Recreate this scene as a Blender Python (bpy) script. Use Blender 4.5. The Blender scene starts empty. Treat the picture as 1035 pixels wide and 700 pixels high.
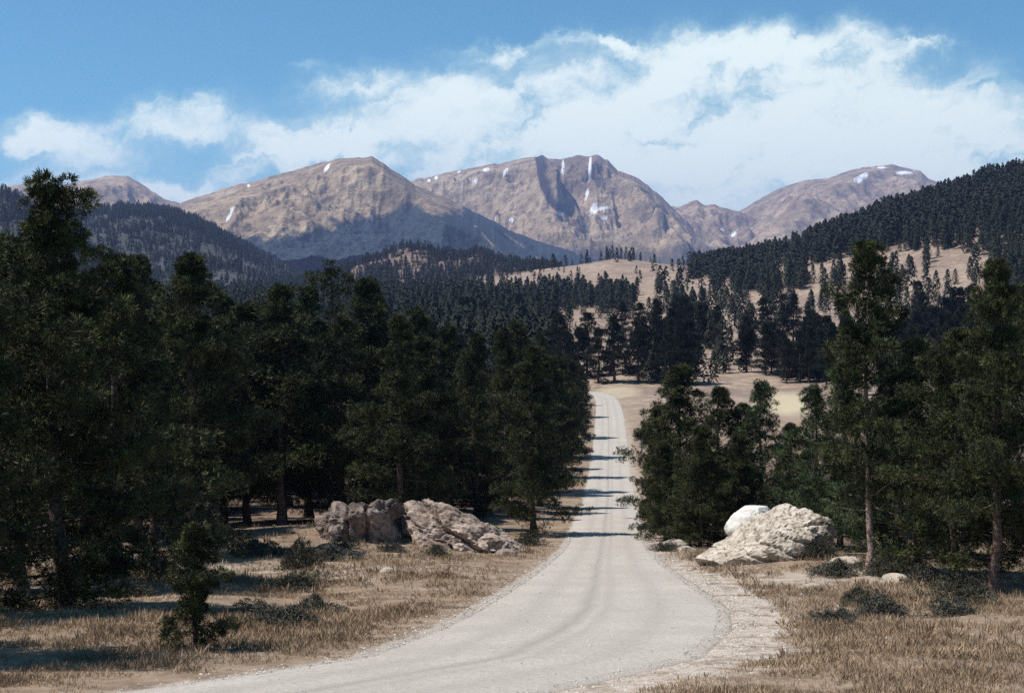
import bpy, math, random
import numpy as np
from mathutils import Vector, Matrix

# ------------------------------------------------------------------ basics
S = bpy.context.scene
COL = S.collection
F, HOR, CX = 1348.0, 320.0, 517.5          # focal length, horizon row and centre column of the photograph
rng = np.random.default_rng(7)
random.seed(7)

def tag(o, label=None, cat=None, group=None, kind=None):
    if label: o['label'] = label
    if cat: o['category'] = cat
    if group: o['group'] = group
    if kind: o['kind'] = kind
    return o

def _h(ix, iy, seed):
    n = (ix.astype(np.int64) * 374761393 + iy.astype(np.int64) * 668265263 + seed * 1442695041) & 0xFFFFFFFF
    n = ((n ^ (n >> 13)) * 1274126177) & 0xFFFFFFFF
    n = n ^ (n >> 16)
    return (n & 0xFFFFFF) / float(0xFFFFFF)

def vnoise(x, y, seed=0):
    x = np.asarray(x, float); y = np.asarray(y, float)
    ix = np.floor(x); iy = np.floor(y)
    fx = x - ix; fy = y - iy
    fx = fx * fx * fx * (fx * (fx * 6 - 15) + 10); fy = fy * fy * fy * (fy * (fy * 6 - 15) + 10)
    a = _h(ix, iy, seed); b = _h(ix + 1, iy, seed); c = _h(ix, iy + 1, seed); d = _h(ix + 1, iy + 1, seed)
    return ((a + (b - a) * fx) * (1 - fy) + (c + (d - c) * fx) * fy) * 2 - 1

def fbm(x, y, oct=5, seed=0, gain=.5):
    s = 0; a = 1; t = 0
    for k in range(oct):
        s = s + a * vnoise(x, y, seed + k * 17); t += a
        x = x * 2.03 + 11.3; y = y * 2.03 - 7.1; a *= gain
    return s / t

def ridged(x, y, oct=5, seed=0, gain=.55):
    s = 0; a = 1; t = 0
    for k in range(oct):
        s = s + a * (1 - np.abs(vnoise(x, y, seed + k * 29)) * 2); t += a
        x = x * 2.05 + 3.7; y = y * 2.05 + 9.2; a *= gain
    return s / t

def sst(a, b, x):
    t = np.clip((np.asarray(x, float) - a) / (b - a), 0, 1)
    return t * t * (3 - 2 * t)

def mesh_np(name, V, Q=None, T=None, mat=None, smooth=True, attrs=None):
    V = np.asarray(V, np.float32).reshape(-1, 3)
    me = bpy.data.meshes.new(name)
    nq = 0 if Q is None else len(Q); nt = 0 if T is None else len(T)
    me.vertices.add(len(V)); me.vertices.foreach_set('co', V.ravel())
    loops = []
    if nq: loops.append(np.asarray(Q, np.int32).ravel())
    if nt: loops.append(np.asarray(T, np.int32).ravel())
    loops = np.concatenate(loops)
    me.loops.add(len(loops)); me.loops.foreach_set('vertex_index', loops)
    me.polygons.add(nq + nt)
    ls = np.concatenate([np.arange(nq) * 4, nq * 4 + np.arange(nt) * 3]).astype(np.int32)
    me.polygons.foreach_set('loop_start', ls)
    me.update(calc_edges=True)
    me.polygons.foreach_set('use_smooth', np.full(nq + nt, smooth))
    for k, a in (attrs or {}).items():
        at = me.attributes.new(k, 'FLOAT', 'POINT')
        at.data.foreach_set('value', np.asarray(a, np.float32).ravel())
    if mat: me.materials.append(mat)
    return me

def link(name, me, parent=None):
    o = bpy.data.objects.new(name, me); COL.objects.link(o)
    if parent is not None: o.parent = parent
    return o

def empty(name, loc, rz=0, sc=1):
    o = bpy.data.objects.new(name, None); COL.objects.link(o)
    o.empty_display_size = .3
    o.location = loc; o.rotation_euler = (0, 0, rz); o.scale = (sc, sc, sc) if np.isscalar(sc) else sc
    return o

def grid_faces(nr, nc):
    i = np.arange(nr * nc).reshape(nr, nc)
    return np.stack([i[:-1, :-1], i[:-1, 1:], i[1:, 1:], i[1:, :-1]], -1).reshape(-1, 4)

# ------------------------------------------------------------------ materials
class NT:
    def __init__(s, tree): s.t = tree; s.n = tree.nodes; s.l = tree.links
    def new(s, typ, **kw):
        n = s.n.new(typ)
        for k, v in kw.items(): setattr(n, k, v)
        return n
    def put(s, sock, v):
        if hasattr(v, 'is_output') or isinstance(v, bpy.types.NodeSocket): s.l.new(v, sock)
        elif isinstance(v, tuple) and len(v) == 3 and sock.type == 'RGBA': sock.default_value = v + (1,)
        else: sock.default_value = v
    def math(s, op, a, b=0.0, c=0.0, clamp=False):
        n = s.new('ShaderNodeMath', operation=op, use_clamp=clamp)
        s.put(n.inputs[0], a); s.put(n.inputs[1], b); s.put(n.inputs[2], c)
        return n.outputs[0]
    def mix(s, f, a, b):
        n = s.new('ShaderNodeMix', data_type='RGBA')
        s.put(n.inputs[0], f); s.put(n.inputs[6], a); s.put(n.inputs[7], b)
        return n.outputs[2]
    def noise(s, vec, scale, detail=5, rough=.55, dist=0.0):
        n = s.new('ShaderNodeTexNoise')
        if vec is not None: s.put(n.inputs['Vector'], vec)
        n.inputs['Scale'].default_value = scale; n.inputs['Detail'].default_value = detail
        n.inputs['Roughness'].default_value = rough; n.inputs['Distortion'].default_value = dist
        return n.outputs[0]
    def rng(s, v, a, b, lo=0.0, hi=1.0):
        n = s.new('ShaderNodeMapRange', interpolation_type='SMOOTHSTEP')
        s.put(n.inputs[0], v); n.inputs[1].default_value = a; n.inputs[2].default_value = b
        n.inputs[3].default_value = lo; n.inputs[4].default_value = hi
        return n.outputs[0]
    def attr(s, name): return s.new('ShaderNodeAttribute', attribute_name=name).outputs['Fac']

def material(name, build, rough=.9, spec=.15, bump=None):
    m = bpy.data.materials.new(name); m.use_nodes = True
    nt = NT(m.node_tree)
    b = m.node_tree.nodes['Principled BSDF']
    b.inputs['Roughness'].default_value = rough
    b.inputs['Specular IOR Level'].default_value = spec
    r = build(nt)
    h = None
    if isinstance(r, tuple) and len(r) == 2: r, h = r
    nt.put(b.inputs['Base Color'], r)
    if h is not None:
        bn = nt.new('ShaderNodeBump'); bn.inputs['Strength'].default_value = bump[0]; bn.inputs['Distance'].default_value = bump[1]
        nt.put(bn.inputs['Height'], h); nt.l.new(bn.outputs[0], b.inputs['Normal'])
    return m

def pos(nt): return nt.new('ShaderNodeNewGeometry').outputs['Position']
def objc(nt): return nt.new('ShaderNodeTexCoord').outputs['Object']

def m_ground(nt):
    p = pos(nt)
    n1 = nt.noise(p, .13, 6, .6); n2 = nt.noise(p, 1.1, 6, .65); n3 = nt.noise(p, 6, 5, .7); n4 = nt.noise(p, .02, 5, .6)
    grass = nt.mix(nt.rng(n2, .35, .65), (.18, .125, .084), (.29, .212, .15))
    grass = nt.mix(nt.rng(n1, .52, .68, 0, .7), grass, (.12, .09, .065))
    grass = nt.mix(nt.rng(n3, .55, .75, 0, .55), grass, (.38, .29, .23))
    soil = nt.mix(nt.rng(n3, .35, .7), (.36, .29, .235), (.52, .45, .38))
    c = nt.mix(nt.math('MULTIPLY', nt.attr('soil'), nt.rng(n2, .3, .55)), grass, soil)
    mead = nt.mix(nt.rng(n1, .38, .62), (.235, .172, .132), (.33, .25, .19))
    mead = nt.mix(nt.rng(n4, .45, .62, 0, .8), mead, (.20, .142, .115))
    n6 = nt.noise(p, .42, 7, .7)
    mead = nt.mix(nt.rng(n2, .54, .68, 0, .7), mead, (.13, .11, .08))
    mead = nt.mix(nt.rng(n6, .52, .64, 0, .75), mead, (.16, .12, .095))
    mead = nt.mix(nt.rng(n6, .46, .36, 0, .6), mead, (.42, .34, .265))
    c = nt.mix(nt.attr('far'), c, mead)
    c = nt.mix(nt.attr('pale'), c, (.44, .37, .25))
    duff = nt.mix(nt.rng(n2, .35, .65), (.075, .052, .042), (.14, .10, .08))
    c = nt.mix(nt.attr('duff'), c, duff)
    return c, n3
M_ground = material('ground_mat', m_ground, bump=(.35, .06))

def m_road(nt):
    p = pos(nt)
    n1 = nt.noise(p, .35, 5, .6); n2 = nt.noise(p, 9, 6, .75); n3 = nt.noise(p, 45, 3, .7)
    c = nt.mix(nt.rng(n1, .3, .7), (.40, .352, .305), (.485, .43, .375))
    c = nt.mix(nt.rng(n2, .30, .62), (.30, .275, .245), c)
    c = nt.mix(nt.rng(n3, .55, .7, 0, .6), c, (.70, .67, .61))
    n5 = nt.noise(p, 1.3, 6, .7)
    c = nt.mix(nt.rng(n5, .52, .7, 0, .45), c, (.37, .33, .285))
    tr = nt.attr('track')
    c = nt.mix(nt.math('MULTIPLY', tr, nt.rng(n1, .25, .6, .35, .95)), c, (.27, .24, .215))
    c = nt.mix(nt.math('MULTIPLY', nt.attr('edge'), nt.rng(n2, .35, .6)), c, (.30, .235, .185))
    return c, n2
M_road = material('gravel_road', m_road, bump=(.6, .04))

def m_mount(nt):
    p = pos(nt)
    n1 = nt.noise(p, .004, 8, .62); n2 = nt.noise(p, .02, 6, .7); n3 = nt.noise(p, .06, 4, .7)
    rock = nt.mix(nt.rng(n1, .35, .66), (.235, .175, .115), (.47, .36, .24))
    rock = nt.mix(nt.rng(n2, .44, .64, 0, .7), rock, (.11, .08, .066))
    rock = nt.mix(nt.rng(n3, .58, .72, 0, .5), rock, (.48, .40, .35))
    rock = nt.mix(nt.attr('cliff'), rock, (.045, .038, .042))  # mask darkens faces turned from the sun: shade painted into the rock
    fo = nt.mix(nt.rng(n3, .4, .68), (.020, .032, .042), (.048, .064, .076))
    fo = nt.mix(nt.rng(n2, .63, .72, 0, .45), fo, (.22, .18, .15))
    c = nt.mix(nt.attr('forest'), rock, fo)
    c = nt.mix(nt.attr('snow'), c, (.85, .85, .87))
    return c, n2
M_mount = material('mountain_rock', m_mount, bump=(.8, 26))

def m_hill(nt):
    p = pos(nt)
    n1 = nt.noise(p, .01, 6, .6); n2 = nt.noise(p, .06, 5, .7)
    c = nt.mix(nt.rng(n2, .35, .65), (.032, .036, .033), (.066, .068, .06))
    c = nt.mix(nt.math('MULTIPLY', nt.attr('talus'), nt.rng(n2, .42, .6)), c, (.075, .076, .072))
    return c, n2
M_hill = material('hill_ground', m_hill, bump=(.5, 4))

def m_needle(dark, light):
    def b(nt):
        oi = nt.new('ShaderNodeObjectInfo').outputs['Random']
        n1 = nt.noise(objc(nt), 1.7, 4, .65)
        c = nt.mix(nt.rng(n1, .44, .66), dark, light)
        c2 = nt.mix(.3, c, (.030, .038, .022))
        return nt.mix(oi, c, c2)
    return b
M_needle = material('pine_needles', m_needle((.025, .028, .014), (.120, .132, .046)), rough=.6, spec=.12)  # lighter clumps paint sunlit tufts into the needle colour
M_needle_far = material('pine_needles_distant', m_needle((.022, .024, .022), (.038, .042, .032)), rough=.8, spec=.04)
M_needle_light = material('pine_needles_young', m_needle((.030, .044, .020), (.135, .18, .068)), rough=.6, spec=.15)
M_bark = material('pine_bark', lambda nt: (lambda n: (nt.mix(nt.rng(n, .38, .62), (.055, .035, .028), (.20, .14, .115)), n))(nt.noise(objc(nt), 7, 5, .7)), bump=(.8, .05))
M_bark_pale = material('pine_bark_pale', lambda nt: (lambda n: (nt.mix(nt.rng(n, .36, .6), (.13, .085, .07), (.40, .29, .25)), n))(nt.noise(objc(nt), 7, 5, .7)), bump=(.8, .05))
M_snag = material('bleached_wood', lambda nt: nt.mix(nt.rng(nt.noise(objc(nt), 8, 5, .7), .35, .65), (.30, .27, .25), (.55, .52, .49)))
M_shrub = material('shrub_leaves', m_needle((.060, .058, .040), (.125, .115, .078)), rough=.7)
M_sage = material('sage_leaves', m_needle((.085, .080, .065), (.17, .15, .115)), rough=.8)
M_grass = material('dry_grass_blades', lambda nt: nt.mix(nt.rng(nt.noise(pos(nt), .5, 4, .6), .35, .65), (.215, .148, .092), (.42, .305, .20)), rough=.8)

M_weed = material('weed_blades', lambda nt: nt.mix(nt.rng(nt.noise(pos(nt), .6, 4, .6), .35, .65), (.13, .12, .085), (.27, .235, .165)), rough=.8)
M_pebble = material('pebbles', lambda nt: nt.mix(nt.rng(nt.noise(pos(nt), 6, 3, .7), .35, .65), (.26, .225, .19), (.62, .57, .50)))

def m_rock(base, hi, lich, sc=1.0):
    def b(nt):
        o = objc(nt)
        n1 = nt.noise(o, .7 * sc, 7, .65); n2 = nt.noise(o, 3.2 * sc, 6, .7); n3 = nt.noise(o, 14 * sc, 4, .7)
        c = nt.mix(nt.rng(n1, .36, .62), base, hi)
        c = nt.mix(nt.rng(n2, .48, .62, 0, .85), c, lich)
        c = nt.mix(nt.rng(n3, .6, .72, 0, .6), c, (.70, .65, .60))
        return c, n2
    return b
M_rock = material('granite_lichen', m_rock((.25, .185, .145), (.46, .36, .295), (.085, .062, .05)), bump=(.9, .15))
M_rock_dark = material('granite_shaded', m_rock((.125, .092, .078), (.32, .25, .215), (.042, .03, .027)), bump=(.9, .15))  # darker granite copy, the left outcrop's shade put into its colour
M_rock_pale = material('granite_pale', m_rock((.38, .32, .25), (.58, .51, .43), (.17, .135, .10), 1.6), bump=(.8, .1))
M_boulder = material('granite_white', m_rock((.58, .55, .50), (.66, .64, .60), (.46, .43, .38), .8), bump=(.3, .05))

# ------------------------------------------------------------------ terrain
YS = np.array([0, 10, 25, 45, 68, 92, 130, 165, 195, 230, 270, 310, 400, 500, 650, 800, 1000, 1300, 1700, 2300, 3500.])
near = [665, 600, 560, 530, 500, 470, 440, 411]
PC = {
    -400: near + [403, 396, 372, 350, 330, 318, 308, 300, 292, 288, 290],
    100: near + [403, 396, 370, 350, 330, 318, 308, 300, 292, 288, 290],
    300: near + [400, 391, 365, 345, 326, 315, 306, 298, 292, 288, 289],
    430: near + [398, 389, 362, 342, 323, 311, 301, 292, 285, 280, 286],
    500: near + [396, 387, 360, 340, 320, 308, 297, 286, 281, 277, 285],
    560: near + [394, 385, 358, 337, 317, 305, 291, 270, 275, 280, 285],
    620: near + [393, 384, 356, 336, 315, 302, 284, 262, 272, 282, 287],
    700: near + [394, 384, 355, 334, 310, 293, 275, 270, 276, 282, 287],
    760: near + [394, 384, 354, 332, 304, 281, 264, 266, 273, 280, 286],
    800: near + [394, 383, 352, 328, 298, 270, 253, 258, 266, 275, 285],
    850: near + [393, 381, 349, 324, 291, 256, 236, 245, 258, 270, 285],
    900: near + [392, 377, 345, 318, 283, 240, 216, 228, 246, 265, 284],
    950: near + [391, 373, 340, 311, 272, 228, 202, 214, 232, 258, 283],
    1000: near + [390, 369, 335, 303, 260, 214, 187, 201, 220, 250, 282],
    1100: near + [388, 364, 326, 290, 240, 190, 156, 172, 195, 235, 280],
    1400: near + [384, 356, 312, 268, 210, 140, 95, 120, 160, 215, 275],
}
PXS = np.array(sorted(PC), float)
ZT = np.array([[-1.75, -3.9] + [(HOR - p) * Y / F for p, Y in zip(PC[int(k)], YS[2:])] for k in PXS])

def _pchip(xs, ys):
    h = np.diff(xs); d = np.diff(ys, axis=-1) / h
    m = np.zeros_like(ys)
    a, b = d[..., :-1], d[..., 1:]
    with np.errstate(divide='ignore', invalid='ignore'):
        hm = np.where(a * b > 0, 2 * a * b / (a + b), 0)
    m[..., 1:-1] = hm; m[..., 0] = d[..., 0]; m[..., -1] = d[..., -1]
    return m
ZM = _pchip(YS, ZT)

def table_z(px, Y):
    px = np.clip(px, PXS[0], PXS[-1]); Y = np.clip(Y, 0, YS[-1])
    ci = np.clip(np.searchsorted(PXS, px) - 1, 0, len(PXS) - 2); ct = (px - PXS[ci]) / (PXS[ci + 1] - PXS[ci])
    ct = ct * ct * (3 - 2 * ct) * .5 + ct * .5
    ri = np.clip(np.searchsorted(YS, Y) - 1, 0, len(YS) - 2); h = YS[ri + 1] - YS[ri]; t = (Y - YS[ri]) / h
    h00 = 2 * t**3 - 3 * t**2 + 1; h10 = t**3 - 2 * t**2 + t; h01 = -2 * t**3 + 3 * t**2; h11 = t**3 - t**2
    def col(c): return h00 * ZT[c, ri] + h10 * h * ZM[c, ri] + h01 * ZT[c, ri + 1] + h11 * h * ZM[c, ri + 1]
    return col(ci) * (1 - ct) + col(ci + 1) * ct

RY = np.array([6, 12, 18, 22, 25, 31.5, 38, 42, 50, 61, 72, 92, 130, 165, 190, 212, 228, 240, 248, 256, 262.])
RL = np.array([-16, -11, -7, -4.7, -3.1, -2.1, -1.34, -.95, 0, 1.25, 2.5, 4.1, 7.0, 9.6, 11.6, 13.2, 14.3, 15.1, 15.2, 13.6, 10.5])
RR = np.array([-9.5, -4.2, -.3, 2.0, 3.66, 5.3, 6.35, 6.65, 6.95, 7.2, 7.65, 9.1, 12.1, 14.7, 16.5, 18.0, 18.9, 19.3, 19.3, 18.6, 17.0])
def road_lr(Y): return np.interp(Y, RY, RL), np.interp(Y, RY, RR)
def road_dist(x, y):
    l, r = road_lr(y)
    return np.where((y > 6) & (y < 262), np.maximum(l - x, x - r), 50.0)   # <0 inside

def base_z(x, y):
    x = np.asarray(x, float); y = np.asarray(y, float)
    yc = np.maximum(y, 28)
    px = CX + F * x / yc
    z = table_z(px, y)
    z = np.where(y < 0, -1.75 + .05 * y, z)
    z = z + 50 * np.exp(-(((x + 118) / 120)**2 + ((y - 1850) / 230)**2)) * (.8 + .3 * vnoise(x / 40, y / 60, 5))
    d = np.clip(road_dist(x, y) / 6, 0, 1)
    amp = np.clip(y / 300, .25, 1.0)
    z = z + d * (fbm(x / 14, y / 14, 4, 3) * .55 + fbm(x / 2.2, y / 2.2, 3, 9) * .10) 
    z = z + d * amp * fbm(x / 60, y / 60, 4, 21) * np.clip(y / 150, 0, 2.5)
    # left bank swells a little beside the road, right bank holds the outcrop knoll
    z = z + 1.1 * np.exp(-(((x + 11) / 9)**2 + ((y - 72) / 11)**2)) * d
    z = z + .9 * np.exp(-(((x - 12.5) / 4.5)**2 + ((y - 62) / 8)**2)) * d
    return z

def ground_z(x, y):
    d = road_dist(x, y)
    return base_z(x, y) - .09 * sst(.10, -.35, d)
def gz(x, y): return float(ground_z(np.array([x]), np.array([y]))[0])
def at(px, Y):            # a point of the ground: photograph column, metres ahead
    x = (px - CX) / F * Y
    return x, Y, gz(x, Y)

u_c = np.concatenate([np.linspace(-3, -.62, 70), np.arange(-.60, .60, .0017), np.linspace(.62, 3, 70)])
d_r = np.concatenate([4 * np.exp(np.arange(0, math.log(57 / 4), .03)), 57 * np.exp(np.arange(0, math.log(150 / 57), .0035)), 150 * np.exp(np.arange(0, math.log(3560 / 150), .0105))])
U, D = np.meshgrid(u_c, d_r)
GX = U * D; GY = D - 40
GZ = ground_z(GX, GY)
gd = road_dist(GX, GY)
gpx = CX + F * GX / np.maximum(GY, 20)
gpy = HOR - F * GZ / np.maximum(GY, 20)
def ell(px, py, cx, cy, rx, ry): return np.clip(1.35 - ((px - cx) / rx)**2 - ((py - cy) / ry)**2, 0, 1)
l_, r_ = road_lr(GY)
soil = sst(2.9, .8, gd) * (GX > l_) * sst(64, 50, GY) + .8 * sst(1.5, .1, gd) * (GX > l_)
soil = np.maximum(soil, .9 * np.exp(-(((GX - 10.5) / 4.0)**2 + ((GY - 51) / 3.0)**2)))
soil = np.maximum(soil, .8 * np.exp(-(((GX - 15) / 3.0)**2 + ((GY - 52) / 2.0)**2)))
soil = np.maximum(soil, .8 * np.exp(-(((GX + 16) / 6.0)**2 + ((GY - 58) / 2.0)**2)))
soil = np.maximum(soil, .7 * np.exp(-(((GX + 6.5) / 4.5)**2 + ((GY - 55) / 3)**2)))
soil = np.clip(soil + .25 * fbm(GX / 3, GY / 3, 4, 31), 0, 1)
far = sst(150, 250, GY)
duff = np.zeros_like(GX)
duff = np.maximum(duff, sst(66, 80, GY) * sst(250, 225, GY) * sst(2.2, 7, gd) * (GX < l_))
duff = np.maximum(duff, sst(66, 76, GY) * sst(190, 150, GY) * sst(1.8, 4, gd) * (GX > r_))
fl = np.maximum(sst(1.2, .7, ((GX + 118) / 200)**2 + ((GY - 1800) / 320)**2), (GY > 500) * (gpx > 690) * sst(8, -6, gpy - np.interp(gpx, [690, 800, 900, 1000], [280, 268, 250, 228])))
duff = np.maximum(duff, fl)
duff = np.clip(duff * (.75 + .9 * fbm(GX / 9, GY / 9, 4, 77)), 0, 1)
pale = np.maximum(ell(gpx, gpy, 795, 408, 34, 12), ell(gpx, gpy, 868, 299, 18, 5)) * (GY > 200)
pale = np.maximum(pale, .6 * ell(gpx, gpy, 625, 396, 24, 6) * (GY > 225))
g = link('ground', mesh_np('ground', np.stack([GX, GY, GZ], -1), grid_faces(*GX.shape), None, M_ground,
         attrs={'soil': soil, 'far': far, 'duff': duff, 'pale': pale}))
tag(g, 'dry grassy valley ground falling away and rising to the far meadows', 'ground', kind='structure')

# road: a sheet with a small broken edge
ry = np.concatenate([np.arange(7, 60, .35), np.arange(60, 262, .8)])
nc = 41
L, R_ = road_lr(ry)
L = L + .09 * fbm(ry / 1.7, ry * 0, 4, 51); R_ = R_ + .09 * fbm(ry / 1.7, ry * 0 + 7, 4, 52)
tt = np.linspace(0, 1, nc)
RXg = L[:, None] + (R_ - L)[:, None] * tt[None]; RYg = np.repeat(ry[:, None], nc, 1)
RZ = base_z(RXg, RYg) + .05 * (1 - (2 * tt[None] - 1)**6) - .035 + .012 * fbm(RXg / 1.2, RYg / 3, 3, 60)
tw = tt[None] * np.ones_like(RXg)
wob = .012 * vnoise(RYg / 30, RYg * 0, 3)
track = sum(np.exp(-((tw - c - wob) / w)**2) * a for c, w, a in ((.27, .05, .35), (.46, .028, .8), (.545, .018, .5), (.74, .05, .35)))
edge = sst(.06, .0, tw) + sst(.95, 1.0, tw)
RV = np.stack([RXg, RYg, RZ], -1)
n0 = RXg.size
skl = RV[:, 0].copy(); skl[:, 2] -= .25; skl[:, 0] -= .05
skr = RV[:, -1].copy(); skr[:, 2] -= .25; skr[:, 0] += .05
nr = len(ry); idx = np.arange(n0).reshape(nr, nc); a0 = n0 + np.arange(nr); b0 = n0 + nr + np.arange(nr)
Qr = np.concatenate([grid_faces(nr, nc), np.stack([a0[:-1], idx[:-1, 0], idx[1:, 0], a0[1:]], -1), np.stack([idx[:-1, -1], b0[:-1], b0[1:], idx[1:, -1]], -1)])
z1 = np.concatenate([track.ravel(), np.zeros(2 * nr)]); z2 = np.concatenate([edge.ravel(), np.ones(2 * nr)])
o = link('road', mesh_np('road', np.concatenate([RV.reshape(-1, 3), skl, skr]), Qr, None, M_road, attrs={'track': z1, 'edge': z2}))
tag(o, 'pale gravel road running down through the pines and up the far side', 'road', kind='structure')

# ------------------------------------------------------------------ hills and mountains
def ridge_fn(sky, Yr, depth, back, zfoot, amp, nsc, seed, power=1.0, spurs=(), tilt=0.0, crest=.35):
    sx = np.array([s[0] for s in sky], float); sy = np.array([s[1] for s in sky], float)
    def f(px, Y):
        yr = Yr + tilt * (px - sx.mean())
        x = (px - CX) / F * Y
        zr = (HOR - np.interp(px, sx, sy)) * yr / F + crest * amp * .12 * fbm(px / 9, px * 0, 4, seed + 5)
        s = (yr - Y) / depth
        t = np.where(s >= 0, np.clip(s, 0, 1), np.clip(-s * depth / back, 0, 1))
        prof = (1 - t)**power
        zf = np.minimum(zfoot, zr - 10)
        z = zf + (zr - zf) * prof
        env = np.clip(t * 4, 0, 1) * np.clip((zr - zfoot) / 250, .25, 1) * (.35 + .65 * np.clip((1 - t) * 2, 0, 1))
        z = z + env * amp * (ridged(x / nsc, Y / (nsc * 1.5), 6, seed) - .35)
        for (x0, t0, x1, t1, hgt, wl, wr) in spurs:
            u = np.clip((s - t0) / (t1 - t0), 0, 1)
            xc = x0 + (x1 - x0) * u + 3.5 * vnoise(s * 14, s * 0, seed + 3)
            d = px - xc
            w = np.where(d < 0, np.exp(-(d / wl)**2), np.exp(-(d / wr)**2))
            z = z + hgt * w * sst(t0 - .02, t0 + .07, s) * sst(t1 + .35, t1, s) * (s > 0)
        lim = zr * Y / yr - np.abs(s) * depth * .035 - 1.0 * (np.abs(s) > 1e-6)
        k = .02 * np.abs(zr) + 6
        zs = np.where(z > lim - k, lim - k * np.exp(-np.clip(z - lim + k, 0, 1e5) / k), z)
        return np.where(zr > zfoot, np.where(s == 0, zr, zs), z)
    f.Yr = Yr; f.depth = depth; f.back = back; f.tilt = tilt; f.mid = sx.mean()
    return f

def build_ridge(name, f, px0, px1, step, rows_f, rows_b, mat, attrs_fn, label):
    px = np.arange(px0, px1 + step, step)
    s = np.concatenate([np.linspace(1.02, 0, rows_f, endpoint=False), np.linspace(0, -1, rows_b)])
    P, SS = np.meshgrid(px, s)
    yr = f.Yr + f.tilt * (P - f.mid)
    Y = np.where(SS >= 0, yr - SS * f.depth, yr - SS * f.back)
    Z = f(P, Y)
    X = (P - CX) / F * Y
    o = link(name, mesh_np(name, np.stack([X, Y, Z], -1), grid_faces(*P.shape), None, mat, attrs=attrs_fn(P, SS, Y, Z)))
    return tag(o, label, 'hill' if mat is M_hill else 'mountain', kind='structure')

def pypx(P, Y, Z): return HOR - F * Z / Y
def blob(P, py, pts):      # soft patches at given sites
    m = np.zeros_like(P)
    for (cx, cy, rx, ry, sl) in pts:
        q = ((P - cx - sl * (py - cy)) / rx)**2 + ((py - cy) / ry)**2
        m = np.maximum(m, sst(1.25, .7, q + .5 * fbm(P / 4, py / 4, 3, 91)))
    return m

# far left peak
f = ridge_fn([(-300, 230), (-60, 200), (22, 186), (40, 182), (58, 187), (75, 186), (108, 178), (130, 178), (150, 190), (166, 201), (185, 207), (230, 215), (330, 262)], 7200, 2600, 2500, 120, 150, 420, 11)
def at1(P, s, Y, Z):
    py = pypx(P, Y, Z)
    return {'forest': sst(206, 216, py + 5 * fbm(P / 8, py / 8, 3, 2)), 'snow': 0 * P, 'cliff': .25 * sst(130, 160, P)}
build_ridge('mountain', f, -300, 330, 2.0, 120, 30, M_mount, at1, 'rounded brown mountain top behind the dark ridge at far left')

# broad brown mountain
f = ridge_fn([(20, 262), (120, 226), (190, 203), (230, 190), (280, 177), (320, 166), (350, 160), (377, 159), (395, 171), (420, 187), (440, 195), (460, 204), (480, 215), (520, 235), (560, 249), (600, 262), (680, 275)],
             5600, 2300, 2200, 140, 170, 430, 23, power=.95, spurs=[(376, 0, 455, .62, 130, 30, 22), (455, .35, 560, 1.0, 70, 26, 26)])
def at2(P, s, Y, Z):
    py = pypx(P, Y, Z)
    lim = np.interp(P, [190, 272, 320, 360, 415, 440, 470, 520, 600], [232, 238, 228, 218, 209, 212, 211, 217, 238])
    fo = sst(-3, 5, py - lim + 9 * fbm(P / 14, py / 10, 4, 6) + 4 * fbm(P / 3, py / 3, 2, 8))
    st = np.zeros_like(P)
    for (x0, y0, x1, y1) in ((505, 232, 545, 262), (480, 228, 500, 250)):
        u = np.clip((py - y0) / (y1 - y0), 0, 1); st = np.maximum(st, np.exp(-((P - x0 - (x1 - x0) * u) / 1.1)**2) * (py > y0) * (py < y1))
    sn = blob(P, py, [(233, 217, 1.8, 6, -.55), (331, 170, 1.8, 4, -.6), (252, 188, 1.5, 1.5, 0)])
    return {'forest': np.clip(fo - .8 * st * (vnoise(py / 3, P * 0, 3) > -.3), 0, 1), 'snow': sn, 'cliff': .30 * sst(380, 400, P) * sst(232, 215, py)}  # right flank darkened through the cliff mask: its shade painted as colour
build_ridge('mountain', f, 20, 680, 1.25, 260, 40, M_mount, at2, 'broad brown mountain with blue forested lower slopes left of centre')

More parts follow.
